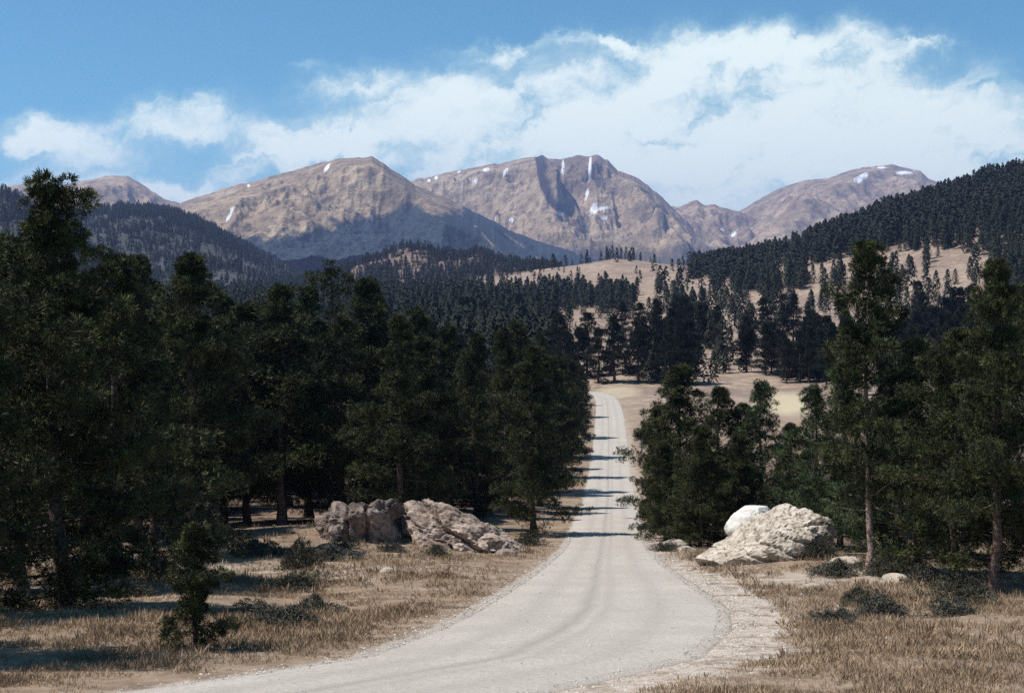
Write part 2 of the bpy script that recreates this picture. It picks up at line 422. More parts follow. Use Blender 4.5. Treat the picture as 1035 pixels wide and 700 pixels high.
# high cliff mountain with snow gullies
f = ridge_fn([(330, 205), (380, 192), (420, 182), (460, 173), (500, 166), (535, 160), (548, 158), (556, 162), (566, 161), (580, 158), (604, 158), (614, 162), (624, 172), (640, 178), (655, 188), (675, 205), (692, 222), (710, 240), (760, 275)],
             8200, 2900, 2400, 150, 260, 520, 37, power=1.0,
             spurs=[(542, .0, 562, .40, 210, 26, 3.5), (603, .0, 690, .75, 150, 20, 12), (572, .02, 600, .25, 60, 8, 4)])
def at3(P, s, Y, Z):
    py = pypx(P, Y, Z)
    sn = blob(P, py, [(569, 170, 1.3, 9, 0), (596, 172, 1.5, 12, -.06), (593, 197, 1.6, 6, -.2), (600, 212, 4, 5, 0), (609, 211, 7, 2.2, -.6), (566, 216, 3, 1.6, 0), (491, 172, 3.2, 2, -.5), (511, 174, 2, 3.5, -.6),
                      (480, 183, 3, 1.6, -.6), (468, 189, 1.5, 2, 0), (441, 180, 1.4, 2, 0), (434, 183, 1.6, 1.4, 0), (517, 222, 2.5, 2, 0), (501, 221, 2.5, 1.2, 0), (464, 174, 1.8, 1, 0), (610, 221, 3, 1.3, 0)])
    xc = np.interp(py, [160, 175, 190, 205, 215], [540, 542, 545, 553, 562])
    cl = sst(0, 1.5, P - xc) * sst(17, 7, P - xc + 2 * vnoise(py / 4, P * 0, 6)) * sst(222, 212, py)  # shade of the right-facing cliff, painted as a dark band
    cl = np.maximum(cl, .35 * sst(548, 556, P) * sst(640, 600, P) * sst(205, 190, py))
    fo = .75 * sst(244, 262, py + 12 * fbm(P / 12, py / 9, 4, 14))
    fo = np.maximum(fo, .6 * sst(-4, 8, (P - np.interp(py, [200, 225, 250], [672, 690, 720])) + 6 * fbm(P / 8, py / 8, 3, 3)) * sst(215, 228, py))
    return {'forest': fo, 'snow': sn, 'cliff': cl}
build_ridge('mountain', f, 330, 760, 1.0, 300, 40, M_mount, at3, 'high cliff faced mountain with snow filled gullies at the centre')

# low saddle peaks
f = ridge_fn([(580, 235), (640, 215), (672, 208), (688, 209), (697, 204), (704, 203), (712, 208), (722, 207), (735, 211), (748, 214), (770, 224), (830, 250), (900, 262)], 9200, 2000, 1500, 240, 170, 380, 53)
def at4(P, s, Y, Z):
    py = pypx(P, Y, Z)
    return {'forest': .6 * sst(245, 256, py), 'snow': blob(P, py, [(741, 236, 2.4, 3, -.4), (730, 232, 3, 1.4, 0), (690, 226, 1.5, 1.5, 0)]), 'cliff': .2 * sst(715, 745, P)}
build_ridge('mountain', f, 580, 900, 1.4, 130, 24, M_mount, at4, 'low jagged saddle peaks between the cliff mountain and the smooth pale one')

# smooth pale mountain on the right
f = ridge_fn([(600, 262), (680, 240), (730, 222), (748, 213), (765, 203), (785, 192), (810, 183), (835, 181), (855, 173), (875, 169), (900, 167), (915, 170), (930, 173), (938, 181), (950, 186), (990, 200), (1100, 235), (1250, 265)],
             9800, 3400, 2500, 230, 190, 600, 67, spurs=[(870, .05, 780, .75, 110, 40, 30)])
def at5(P, s, Y, Z):
    py = pypx(P, Y, Z)
    return {'forest': .65 * sst(244, 258, py + 8 * fbm(P / 14, py / 9, 3, 1)), 'snow': blob(P, py, [(871, 179, 4.5, 4, -.7), (866, 182, 4, 3, 0), (912, 175, 8, 1.8, 0), (890, 170, 5, .9, 0)]), 'cliff': 0 * P}
build_ridge('mountain', f, 600, 1250, 1.8, 180, 30, M_mount, at5, 'smooth pale mountain with a snow patch beyond the right hillside')

# dark wooded hills on the left
f_hill = ridge_fn([(-300, 240), (0, 222), (60, 212), (100, 209), (140, 207), (172, 210), (200, 219), (230, 237), (260, 252), (300, 272), (340, 290), (400, 310), (460, 325)], 2700, 1250, 900, 30, 46, 150, 71, power=.9)
def at6(P, s, Y, Z):
    py = pypx(P, Y, Z)
    return {'talus': np.clip(sst(250, 265, py) * .9 + .5 * sst(.1, .4, fbm(P / 20, py / 9, 3, 4)), 0, 1)}
build_ridge('hill', f_hill, -300, 460, 2.5, 110, 24, M_hill, at6, 'dark pine covered hill below the far left mountain')
f_hill2 = ridge_fn([(-500, 60), (-200, 140), (-60, 176), (0, 190), (22, 198), (40, 208), (58, 220), (75, 234), (95, 252), (120, 272), (170, 300)], 1900, 700, 500, 30, 30, 110, 83)
build_ridge('hill', f_hill2, -500, 170, 3.5, 60, 16, M_hill, lambda P, s, Y, Z: {'talus': 0 * P}, 'near dark wooded slope at the left edge of the view')

# ------------------------------------------------------------------ pines
def needles(P, D, size, K, width, r, spread=.5):
    N = len(P)
    if N == 0: return np.zeros((0, 3)), np.zeros((0, 3), int)
    P = np.repeat(P, K, 0); D = np.repeat(D, K, 0); sz = np.repeat(size, K) * r.uniform(.65, 1.15, N * K)
    d = D * (1 - spread) + r.normal(0, 1, (N * K, 3)) * spread * .75
    d /= np.linalg.norm(d, axis=1, keepdims=True) + 1e-9
    side = np.cross(d, r.normal(0, 1, (N * K, 3))); side /= np.linalg.norm(side, axis=1, keepdims=True) + 1e-9
    w = (sz * width)[:, None]
    b = P + d * (sz * .08)[:, None]; m = P + d * (sz * .55)[:, None]
    V = np.stack([b, m + side * w, P + d * sz[:, None], m - side * w], 1).reshape(-1, 3)
    i = np.arange(N * K) * 4
    return V, np.stack([i, i + 1, i + 2, i + 3], -1)

def tube(pts, rad, n=6):
    pts = np.asarray(pts, float); k = len(pts)
    a = np.arange(n) * 2 * math.pi / n
    V = []
    for i in range(k):
        t = pts[min(i + 1, k - 1)] - pts[max(i - 1, 0)]; t /= np.linalg.norm(t) + 1e-9
        ref = np.array([1., 0, 0]) if abs(t[0]) < .8 else np.array([0, 1., 0])
        u = np.cross(t, ref); u /= np.linalg.norm(u); v = np.cross(t, u)
        V.append(pts[i] + rad[i] * (np.cos(a)[:, None] * u + np.sin(a)[:, None] * v))
    V = np.concatenate(V)
    Q = []
    for i in range(k - 1):
        for j in range(n):
            Q.append((i * n + j, i * n + (j + 1) % n, (i + 1) * n + (j + 1) % n, (i + 1) * n + j))
    return V, np.array(Q)

class Acc:
    def __init__(s): s.V = []; s.Q = []; s.n = 0
    def add(s, V, Q):
        if len(V) == 0: return
        s.V.append(V); s.Q.append(np.asarray(Q) + s.n); s.n += len(V)
    def get(s): return np.concatenate(s.V), np.concatenate(s.Q)

def pine_meshes(name, seed, H=12., base=.12, R=.22, nb=70, dens=16, tuft=.22, K=14, width=.055, shape='full', lumps=.36, trunk_r=.018, leaf=None, bark=None, limbs=True, curve=.5, dead=0, pads=1.0, gap=1.0):
    r = np.random.default_rng(seed)
    T = Acc(); Cn = Acc()
    kz = np.linspace(0, 1, 13)
    wx = np.cumsum(r.normal(0, .012, 13)) * H * .35; wy = np.cumsum(r.normal(0, .012, 13)) * H * .35
    wx -= wx[0]; wy -= wy[0]
    tp = np.stack([wx, wy, kz * H * .985], -1)
    rad = trunk_r * H * ((1 - kz)**.8 * .97 + .03); rad[0] *= 1.35
    T.add(*tube(tp, rad, 8))
    def tr(t): return np.array([np.interp(t, kz, wx), np.interp(t, kz, wy), t * H * .985])
    PP = []; DD = []; SZ = []
    az = r.uniform(0, 6.28); ph = r.uniform(0, 6.28, 2)
    for i in range(nb):
        t = base + (1 - base) * ((i + r.uniform(0, 1)) / nb)**.92
        q = (t - base) / (1 - base)
        az += 2.4 + r.normal(0, .5)
        lob = math.sin(2 * az + ph[0] + 7 * q) + math.sin(3 * az + ph[1] - 10 * q)
        if lob < -1.25 + .3 * gap and q < .9: continue
        if shape == 'full': prof = min(1, (1 - q)**.62 * 1.12 + .10) * (.70 + .30 * math.sin(math.pi * min(1, q * 1.1 + .25)))
        elif shape == 'column': prof = min(1, ((1 - q) / .45)**.65 + .10) * (.78 + .22 * math.sin(math.pi * min(1, q + .3)))
        elif shape == 'crest': prof = min(1, (1 - q)**.72 * 1.18 + .12) * (.74 + .26 * math.sin(math.pi * min(1, q + .3)))
        elif shape == 'tiers': prof = (.62 if q < .30 else .22 if q < .46 else .50 * min(1, (1 - q) * 2.4 + .2))
        elif shape == 'peak': prof = min(1, (1 - q)**.85 * 1.15 + .09)
        else: prof = (.45 + .55 * math.sin(math.pi * min(1, q * .75 + .22))) * min(1, ((1 - q) / .30)**.6 + .14)
        prof *= 1 + .16 * lob
        Lb = R * H * prof * r.uniform(.5, 1.18)
        el = math.radians(-8 + 58 * q**1.3 + r.normal(0, 9))
        d0 = np.array([math.cos(az) * math.cos(el), math.sin(az) * math.cos(el), math.sin(el)])
        p0 = tr(t)
        ss = np.linspace(0, 1, 5)
        bp = p0 + d0 * (Lb * ss)[:, None] + np.array([0, 0, 1]) * (curve * .38 * Lb * (ss**2.2 - .25 * ss))[:, None] + r.normal(0, .03 * Lb, (5, 3)) * ss[:, None]
        if limbs and Lb > .3:
            T.add(*tube(bp, np.interp(ss, [0, 1], [max(.012, .2 * rad[min(12, int(t * 12))] + .006 * Lb), .006]), 4))
        # foliage gathers in pads along the outer part of the limb
        npad = max(1, int(round((1.6 + Lb * 1.5) * pads)))
        for kpad in range(npad):
            s = 1.0 if kpad == 0 else r.uniform(.22, .97)
            lat = r.normal(0, .26 * Lb * (1.15 - s)) if kpad else 0
            side = np.array([-math.sin(az), math.cos(az), 0])
            c = np.array([np.interp(s, ss, bp[:, k]) for k in range(3)]) + side * lat + np.array([0, 0, abs(lat) * .12])
            rr = lumps * (.75 + .28 * Lb) * r.uniform(.65, 1.25)
            m = max(4, int(dens * 1.5 * r.uniform(.7, 1.2) * min(1.6, (rr / .36)**1.6)))
            dr = r.normal(0, 1, (m, 3)); dr[:, 2] = dr[:, 2] * .8 + .25; dr += d0 * .35
            dr /= np.linalg.norm(dr, axis=1, keepdims=True)
            off = dr * (rr * r.uniform(.25, 1.0, m)**.6)[:, None] * np.array([1, 1, .72])
            PP.append(c + off)
            dd = dr * .75 + d0 * .2 + np.array([0, 0, .35])
            DD.append(dd / np.linalg.norm(dd, axis=1, keepdims=True)); SZ.append(np.full(m, tuft) * r.uniform(.75, 1.2, m))
    # leader
    for i in range(4):
        c = tr(1.0) + np.array([r.normal(0, .35), r.normal(0, .35), -r.uniform(0, .9)]) * lumps * 1.1
        m = int(dens * .9); dr = r.normal(0, 1, (m, 3)); dr[:, 2] += .5; dr /= np.linalg.norm(dr, axis=1, keepdims=True)
        PP.append(c + dr * lumps * .62 * r.uniform(.3, 1, m)[:, None]); DD.append(dr); SZ.append(np.full(m, tuft * .9))
    for i in range(dead):
        t = base * r.uniform(.25, 1.0); az = r.uniform(0, 6.28); Lb = R * H * r.uniform(.3, .75)
        d0 = np.array([math.cos(az), math.sin(az), r.uniform(-.35, .15)])
        ss = np.linspace(0, 1, 4)
        T.add(*tube(tr(t) + d0 * (Lb * ss)[:, None] + r.normal(0, .04 * Lb, (4, 3)) * ss[:, None], [.025, .018, .012, .005], 4))
    Cn.add(*needles(np.concatenate(PP), np.concatenate(DD), np.concatenate(SZ), K, width, r))
    V, Q = T.get(); tm = mesh_np(name + '_trunk', V, Q, None, bark or M_bark)
    V, Q = Cn.get(); cm = mesh_np(name + '_crown', V, Q, None, leaf or M_needle, smooth=False)
    return tm, cm, H

VAR = {}
VAR['full1'] = pine_meshes('full', 1, base=.05, R=.26, nb=78, lumps=.44, dead=6)
VAR['peak'] = pine_meshes('peak', 21, H=12, base=.05, R=.25, nb=88, shape='peak', lumps=.38, dens=17, dead=6)
VAR['full2'] = pine_meshes('full', 2, base=.08, R=.25, nb=74, lumps=.44, shape='crest', dead=8)
VAR['full3'] = pine_meshes('full', 3, base=.12, R=.26, nb=70, shape='open', lumps=.46, dead=10)
VAR['tall1'] = pine_meshes('tall', 4, H=16, base=.20, R=.19, nb=84, shape='crest', lumps=.54, tuft=.27, dead=14)
VAR['tall2'] = pine_meshes('tall', 5, H=16, base=.16, R=.19, nb=84, shape='peak', lumps=.54, tuft=.27, dead=14)
VAR['dense1'] = pine_meshes('dense', 6, H=14, base=.03, R=.18, nb=98, shape='crest', dens=16, lumps=.46)
VAR['dense2'] = pine_meshes('dense', 8, H=14, base=.05, R=.20, nb=94, shape='peak', dens=16, lumps=.46)
VAR['bushy'] = pine_meshes('bushy', 9, H=9, base=.01, R=.31, nb=84, shape='crest', dens=20, tuft=.19, lumps=.38, gap=.2)
VAR['bushy2'] = pine_meshes('bushy', 19, H=9, base=.01, R=.26, nb=78, shape='crest', dens=19, tuft=.19, lumps=.36, gap=.3)
VAR['young'] = pine_meshes('young', 10, H=8, base=.02, R=.25, nb=70, shape='crest', dens=17, tuft=.19, lumps=.34, leaf=M_needle_light)
VAR['open'] = pine_meshes('open', 12, H=13.5, base=.22, R=.165, nb=66, shape='crest', lumps=.48, dens=19, tuft=.23, trunk_r=.012, bark=M_bark_pale, dead=5, curve=1.2, gap=1.2)
VAR['sparse'] = pine_meshes('sparse', 13, H=16, base=.35, R=.13, nb=34, shape='open', lumps=.46, dens=14, pads=.7)
VAR['sapling'] = pine_meshes('sapling', 14, H=3.2, base=.03, R=.33, nb=44, shape='tiers', lumps=.22, dens=60, tuft=.13, trunk_r=.018, curve=.9)
MID = [pine_meshes('mid', 30 + i, H=12, base=[.06, .10, .12, .05, .16, .1][i], R=[.20, .18, .19, .22, .17, .19][i], nb=40, dens=15, tuft=.32, K=6, width=.10,
                   shape=['full', 'crest', 'column', 'peak', 'open', 'peak'][i], lumps=.56, leaf=M_needle_far, limbs=False) for i in range(6)]

ntree = [0]
def plant(var, px, Y, top_py, label, group=None, rz=None, wide=1.0, dz=-.12, xyz=None, cat='pine tree'):
    tm, cm, H = VAR[var] if isinstance(var, str) else var
    x, y, z = xyz or at(px, Y)
    z += dz
    h = (HOR - top_py) * Y / F - z
    s = h / H
    e = empty('pine_tree', (x, y, z), random.uniform(0, 6.28) if rz is None else rz, (s * wide, s * wide, s))
    tag(e, label, cat, group)
    link('trunk', tm, e); link('crown', cm, e)
    ntree[0] += 1
    return e

# trees at the left edge and along the skyline of the wood
GW = 'pines of the wood left of the road'
plant('full3', -58, 34, 262, 'tall pine cut off by the left edge of the view beside the biggest left pine', GW, wide=1.1)
plant('peak', 64, 38, 186, 'biggest dark pine at the far left, its tip rising to the mountain skyline', GW, rz=2.0, wide=1.05)
plant('full3', 20, 46, 250, 'dark pine behind the biggest left pine, at the left edge', GW)
plant('full1', 118, 50, 262, 'dark pine at the right shoulder of the biggest left pine', GW, wide=1.05)
plant('tall2', 140, 70, 264, 'slim pine with a pointed top between the biggest left pine and its round topped neighbour', GW)
plant('tall1', 190, 62, 261, 'tall round topped pine on a dark trunk, second peak from the left', GW, rz=1.0, wide=1.15)
plant('full2', 158, 82, 288, 'lower dark pine just left of the round topped pine', GW)
plant('tall2', 222, 88, 300, 'dark pine in the dip right of the round topped pine', GW)
plant('full3', 250, 84, 312, 'low broad pine in the dip of the left skyline', GW)
plant('tall1', 284, 82, 291, 'pine on a thick trunk standing behind the low juniper bush', GW, wide=1.15)
plant('tall2', 312, 98, 294, 'pine left of the thin topped pine, its crown part of the skyline', GW)
plant('sparse', 341, 100, 266, 'thin topped pine with a few bare limbs against the blue mountain', GW, wide=1.2)
plant('tall1', 370, 92, 285, 'bushy topped pine just right of the thin topped pine', GW, wide=1.2)
plant('full2', 345, 84, 322, 'dark pine rising behind the dark left rock outcrop', GW)
plant('tall2', 402, 76, 322, 'pine whose trunk stands in the gap between the two left outcrops', GW, wide=1.1)
plant('full1', 425, 100, 318, 'dark pine behind the sloping left outcrop', GW, wide=1.1)
plant('dense2', 455, 108, 330, 'dense pine right of the sloping left outcrop', GW)
plant('dense1', 482, 96, 338, 'dense dark pine in the row left of the road', GW)
plant('dense2', 508, 104, 334, 'broad dense pine in the middle of the roadside row', GW)
plant('dense2', 540, 82, 350, 'nearest roadside pine left of the road, its trunk on the grass verge', GW, wide=1.05)
plant('dense1', 528, 160, 332, 'tall pine in the second row behind the roadside pines', GW)
plant('dense2', 545, 205, 336, 'tall pine in the second row near the far end of the road', GW)
plant('dense1', 520, 128, 326, 'dense pine behind the roadside row with its top above it', GW)
plant('dense2', 546, 112, 352, 'pine at the road edge just beyond the nearest roadside pine', GW)
plant('dense1', 556, 132, 360, 'third pine along the left road edge', GW, wide=1.1)
plant('dense2', 567, 150, 362, 'fourth pine along the left road edge', GW)
plant('dense1', 576, 172, 364, 'fifth pine along the left road edge', GW, wide=1.15)
plant('dense2', 583, 192, 368, 'sixth pine along the left road edge near the top of the road', GW)
plant('dense1', 588, 215, 371, 'seventh pine along the left road edge near the bend', GW, wide=1.15)
plant('dense2', 592, 232, 378, 'last pine on the left where the road bends out of sight', GW)
# filling of the wood: nothing tells these apart
sk_x = [-60, 20, 130, 160, 190, 215, 250, 290, 340, 370, 400, 430, 460, 490, 520, 550, 575, 595]
sk_y = [250, 280, 285, 300, 290, 312, 322, 308, 318, 306, 322, 328, 338, 342, 344, 350, 356, 384]
placed = []
tries = 0
while len(placed) < 62 and tries < 4000:
    tries += 1
    px = random.uniform(-90, 592); Y = 72 * math.exp(random.uniform(0, 1.2))
    x = (px - CX) / F * Y
    if road_dist(np.array([x]), np.array([Y]))[0] < 5.5: continue
    if Y < 86 and 300 < px < 530: continue
    if any((x - a)**2 + (Y - b)**2 < (2.6 + Y / 90)**2 for a, b in placed): continue
    top = np.interp(px, sk_x, sk_y) + random.uniform(2, 30)
    z = gz(x, Y)
    h = (HOR - top) * Y / F - z
    if h < 6: continue
    if h > 17.5: top = HOR - (z + 17.5) * F / Y
    placed.append((x, Y))
    v = random.choice(['tall1', 'tall2', 'full2', 'full3'] if px < 430 else ['dense1', 'dense2', 'full1', 'tall2'])
    plant(v, px, Y, top, 'dark pine crowded inside the shaded wood left of the road', 'pines inside the wood', wide=random.uniform(.95, 1.2))

GR = 'pines right of the road'
plant('bushy', 688, 84, 372, 'tallest bushy pine of the clump right of the road', GR, wide=1.0, rz=.6)
plant('bushy2', 665, 98, 412, 'small dark pine at the left side of the right clump, at the road', GR)
plant('bushy2', 727, 80, 394, 'narrow topped pine second in the right roadside clump', GR, rz=2.2)
plant('bushy', 708, 74, 432, 'low dark pine at the front of the right clump', GR)
plant('young', 772, 79, 388, 'forked pine directly behind the white boulder', GR, rz=4)
plant('bushy', 745, 76, 440, 'low bushy pine at the foot of the forked pine behind the boulder', GR)
plant('bushy2', 672, 78, 448, 'low pine nearest the road at the front left of the right clump', GR)
plant('bushy2', 750, 88, 410, 'short pine between the narrow topped and the forked pine', GR)
plant('bushy', 800, 86, 430, 'low pine behind the pale outcrop', GR)
plant('young', 825, 68, 392, 'light green pine left of the tall open pine', GR, wide=1.0)
plant('young', 850, 72, 368, 'green pine close behind the tall open pine', GR)
plant('open', 880, 54, 250, 'tall open pine with a bare pale lower trunk at the right', GR, rz=.9, wide=1.05)
plant('young', 914, 66, 362, 'dark pine right behind the tall open pine', GR)
plant('young', 930, 56, 352, 'green bushy pine right of the tall open pine', GR, wide=1.15)
plant('full2', 968, 50, 336, 'dark pine on a short trunk near the right edge', GR, wide=1.1)
plant('tall1', 1008, 47, 268, 'tall dark pine with open top at the right edge', GR, wide=.9)
plant('full3', 1056, 52, 290, 'pine cut off by the right edge of the view', GR)
plant('full1', 960, 78, 352, 'pine behind the short trunk pine at the right edge', GR)
plant('full2', 890, 84, 378, 'low pine in the shade behind the tall open pine', GR)
plant('sapling', 196, 26.5, 538, 'small sapling pine with two tufted tiers at lower left', None, wide=1.2, cat='sapling')
plant('full3', -275, 24.5, 10, 'pine beyond the left edge throwing its shade across the lower left grass', GR)

# ------------------------------------------------------------------ hillside forest: 190 largest as things, the rest as one mass
def clearing(px, py, Y):
    c = np.zeros_like(px); hp = 10.5 / Y * F
    E = [(590, 276, 95, 10, .93), (640, 270, 70, 7, .96), (520, 287, 40, 6, .75), (670, 268, 32, 5, .95), (598, 327, 64, 17, .97), (660, 314, 34, 16, .94), (690, 296, 26, 8, .9), (735, 304, 45, 11, .88),
         (778, 318, 64, 16, .90), (770, 342, 34, 14, .88), (715, 332, 20, 12, .8), (830, 300, 44, 12, .88), (955, 268, 60, 17, .93), (900, 288, 60, 14, .86), (960, 300, 60, 24, .75), (868, 299, 24, 8, .95),
         (865, 322, 64, 28, .86), (785, 262, 7, 12, .7), (800, 250, 12, 5, .8), (708, 285, 10, 5, .8), (650, 287, 16, 5, .7), (445, 287, 100, 4, .55), (430, 259, 16, 8, .5), (395, 272, 20, 4, .45)]
    for (cx, cy, rx, ry, a) in E:
        q = ((px - cx) / rx)**2 + ((py - hp * .42 - cy) / (ry + hp * .42))**2 + .45 * fbm(px / 9, py / 5, 3, 44)
        c = np.maximum(c, a * sst(1.15, .75, q))
    return c
NC = 60000
Yc = np.exp(rng.uniform(math.log(292), math.log(2300), NC)); 
wgt = (Yc / 2300)**1.15
keep = rng.uniform(0, 1, NC) < wgt * 6.0 + .5 * (Yc < 352)
first = rng.uniform(0, 1, NC) < 34 / 60
Yc = Yc[keep]; first = first[keep]
px = rng.uniform(-60, 1110, len(Yc))
X = (px - CX) / F * Yc; Z = ground_z(X, Yc)
py = HOR - F * Z / Yc
ok = rng.uniform(0, 1, len(Yc)) > clearing(px, py, Yc)
ok &= ~((py > 388) & (px > 590)); ok &= ~((px < 300) & (Yc < 500)); ok &= ~((Yc < 330) & (px > 585) & (px < 640) & (py > 380))
upper = (px > 690) * (py < np.interp(px, [690, 800, 900, 1000], [286, 274, 249, 228]))
knoll = (((X + 118) / 190)**2 + ((Yc - 1800) / 300)**2 < 1)
ok |= knoll & (py > 252) & (rng.uniform(0, 1, len(Yc)) < .9)
ok &= first | upper | knoll
ok &= ~((px > 640) & ~upper & (Yc > 345) & (rng.uniform(0, 1, len(Yc)) < .06))
grove = fbm(X / 60, Yc / 60, 4, 99)
line = sst(293, 300, Yc) * sst(352, 335, Yc) * (px > 540) * (px < 850)
ok |= (line > .5) & (px > 590) & (rng.uniform(0, 1, len(Yc)) < np.clip(.75 + .9 * fbm(X / 12, Yc / 12, 3, 12), .15, .95)) & (py < 389)
ok &= rng.uniform(0, 1, len(Yc)) < np.clip(-.02 * line + .50 + 1.3 * grove + .9 * upper + .9 * knoll + .35 * (px < 560), .05, 1)
px, Yc, X, Z, py = [a[ok] for a in (px, Yc, X, Z, py)]
Ht = np.clip(rng.normal(10.5, 2.8, len(Yc)), 4, 15) * np.where(Yc < 360, np.where(X > 45, .92, 1.05), 1)
app = Ht / Yc
inview = (px > -10) & (px < 1045) & ((px > 560) | (py < 345))
order = np.argsort(-app * inview)
NI = 196
for i in order[:NI]:
    if px[i] < 590: lab, gr = 'small dark pine in the valley wood beyond the left trees', 'pines of the valley wood'
    elif py[i] > 352: lab, gr = 'dark pine in the tree line along the far edge of the near meadow', 'pines of the meadow tree line'
    elif px[i] < 720: lab, gr = 'pine between the two pale clearings straight above the road', 'pines between the clearings'
    else: lab, gr = 'pine scattered on the lower part of the right hillside', 'pines scattered on the right hillside'
    v = MID[rng.integers(0, 6)]
    plant(v, None, float(Yc[i]), float(HOR - F * (Z[i] + Ht[i]) / Yc[i]), lab, gr, xyz=(float(X[i]), float(Yc[i]), float(Z[i])), wide=float(rng.uniform(.9, 1.3)))

# low-polygon distant trees gathered in one mass
def far_template(seed, n=66, fw=.055):
    r = np.random.default_rng(seed); V = []; 
    for i in range(n):
        q = (i + r.uniform(0, 1)) / n; z0 = .06 + .90 * q; a = r.uniform(0, 6.28)
        L = .21 * min(1, (1 - q)**.55 * 1.15 + .06) * r.uniform(.7, 1.2)
        d = np.array([math.cos(a), math.sin(a), 0]); sd = np.array([-d[1], d[0], 0])
        c = d * L * r.uniform(.45, .95) + np.array([0, 0, z0]); w = fw * r.uniform(.7, 1.4)
        V += [c + d * w * .6 + sd * w - np.array([0, 0, .03]), c + d * w * .2 - sd * w * 1.1 + np.array([0, 0, r.normal(0, .02)]), c - d * w * .9 + np.array([0, 0, w * r.uniform(.7, 1.6)])]
    return np.array(V)
TPL = [far_template(200 + i) for i in range(8)]
TPN = [far_template(300 + i, 240, .03) for i in range(8)]
def far_mass(X, Y, Z, H, TP=None):
    Vs = []
    k = rng.integers(0, 8, len(X)); a = rng.uniform(0, 6.28, len(X)); w = rng.uniform(.85, 1.3, len(X))
    for j in range(8):
        m = k == j
        T = (TP or TPL)[j][None]; ca = np.cos(a[m])[:, None]; sa = np.sin(a[m])[:, None]; h = H[m][:, None]; ww = w[m][:, None] * h
        vx = (T[..., 0] * ca - T[..., 1] * sa) * ww + X[m][:, None]; vy = (T[..., 0] * sa + T[..., 1] * ca) * ww + Y[m][:, None]
        vz = T[..., 2] * h + Z[m][:, None] - .2
        Vs.append(np.stack([vx, vy, vz], -1).reshape(-1, 3))
    return np.concatenate(Vs)
rest = order[NI:]
rn = rest[Yc[rest] < 750]; rf = rest[Yc[rest] >= 750]
VS = [far_mass(X[rn], Yc[rn], Z[rn], Ht[rn], TPN), far_mass(X[rf], Yc[rf], Z[rf], Ht[rf])]
# wooded hills
def scatter_hill(f, px0, px1, n, thin):
    P = rng.uniform(px0, px1, n); s = rng.uniform(-.15, 1, n)
    yr = f.Yr + f.tilt * (P - f.mid); Y = np.where(s > 0, yr - s * f.depth, yr - s * f.back)
    Z = f(P, Y); py = HOR - F * Z / Y; x = (P - CX) / F * Y
    k = thin(P, py, x, Y)
    return x[k], Y[k], Z[k], rng.normal(10.5, 2, k.sum())
def thin1(P, py, x, Y):
    d = .95 - .5 * sst(238, 262, py) + .8 * np.minimum(0, fbm(x / 90, Y / 140, 4, 8))
    return rng.uniform(0, 1, len(P)) < d
VS.append(far_mass(*scatter_hill(f_hill, -100, 420, 17000, thin1)))
VS.append(far_mass(*scatter_hill(f_hill2, -150, 130, 3500, lambda P, py, x, Y: rng.uniform(0, 1, len(P)) < .95)))
V = np.concatenate(VS)
o = link('forest', mesh_np('forest', V, None, np.arange(len(V)).reshape(-1, 3), M_needle_far, smooth=False))
tag(o, 'dark distant pine forest covering the right hillside and the left hills', 'forest', kind='stuff')
NFAR = len(V) // 198

# ------------------------------------------------------------------ rocks
def rock_mesh(name, seed, size, mat, sub=6, facets=26, rough=.10, strata=0.0, sdir=(0, 0, 1), sfreq=2.0, shape=None, cutr=(.62, 1.0)):
    import bmesh
    bm = bmesh.new(); bmesh.ops.create_icosphere(bm, subdivisions=sub, radius=1.0)
    me = bpy.data.meshes.new(name); bm.to_mesh(me); bm.free()
    n = len(me.vertices); V = np.zeros(n * 3, np.float32); me.vertices.foreach_get('co', V); V = V.reshape(-1, 3).astype(float)
    r = np.random.default_rng(seed)
    for i in range(facets):            # chisel flat faces
        nrm = r.normal(0, 1, 3); nrm /= np.linalg.norm(nrm); c = r.uniform(*cutr)
        dd = V @ nrm - c
        V -= np.where(dd > 0, dd * .92, 0)[:, None] * nrm
    if shape: V = shape(V)
    V = V * np.array(size)
    Nn = V / (np.linalg.norm(V, axis=1, keepdims=True) + 1e-9)
    sc = 1.1
    nz = fbm(V[:, 0] * sc + V[:, 2] * .7, V[:, 1] * sc + V[:, 2] * 1.1, 6, seed, .6)
    cr = ridged(V[:, 0] * .9 - V[:, 2] * .8 + 5, V[:, 1] * .9 + V[:, 2] * .5, 4, seed + 3)
    disp = rough * (nz * 1.2 - .55 * np.clip(cr - .25, 0, 1) * 1.6)
    if strata:
        sd = np.array(sdir, float); sd /= np.linalg.norm(sd)
        c = V @ sd * sfreq + .5 * fbm(V[:, 0] * .5, V[:, 1] * .5 + V[:, 2] * .4, 3, seed + 9)
        fr = c - np.floor(c)
        hk = _h(np.floor(c), np.floor(c) * 0, seed)
        disp = disp + strata * ((hk - .5) * 1.3 - sst(.75, .9, fr) * sst(1.0, .93, fr) * .9)
    V = V + Nn * disp[:, None]
    me.vertices.foreach_set('co', V.astype(np.float32).ravel()); me.update()
    me.polygons.foreach_set('use_smooth', np.full(len(me.polygons), False))
    me.materials.append(mat)
    return me

def rock(name, me, px, Y, sink, rz, label, cat='rock', group=None, tilt=(0, 0)):
    x, y, z = at(px, Y)
    o = link(name, me); o.location = (x, y, z - sink); o.rotation_euler = (tilt[0], tilt[1], rz)
    return tag(o, label, cat, group)

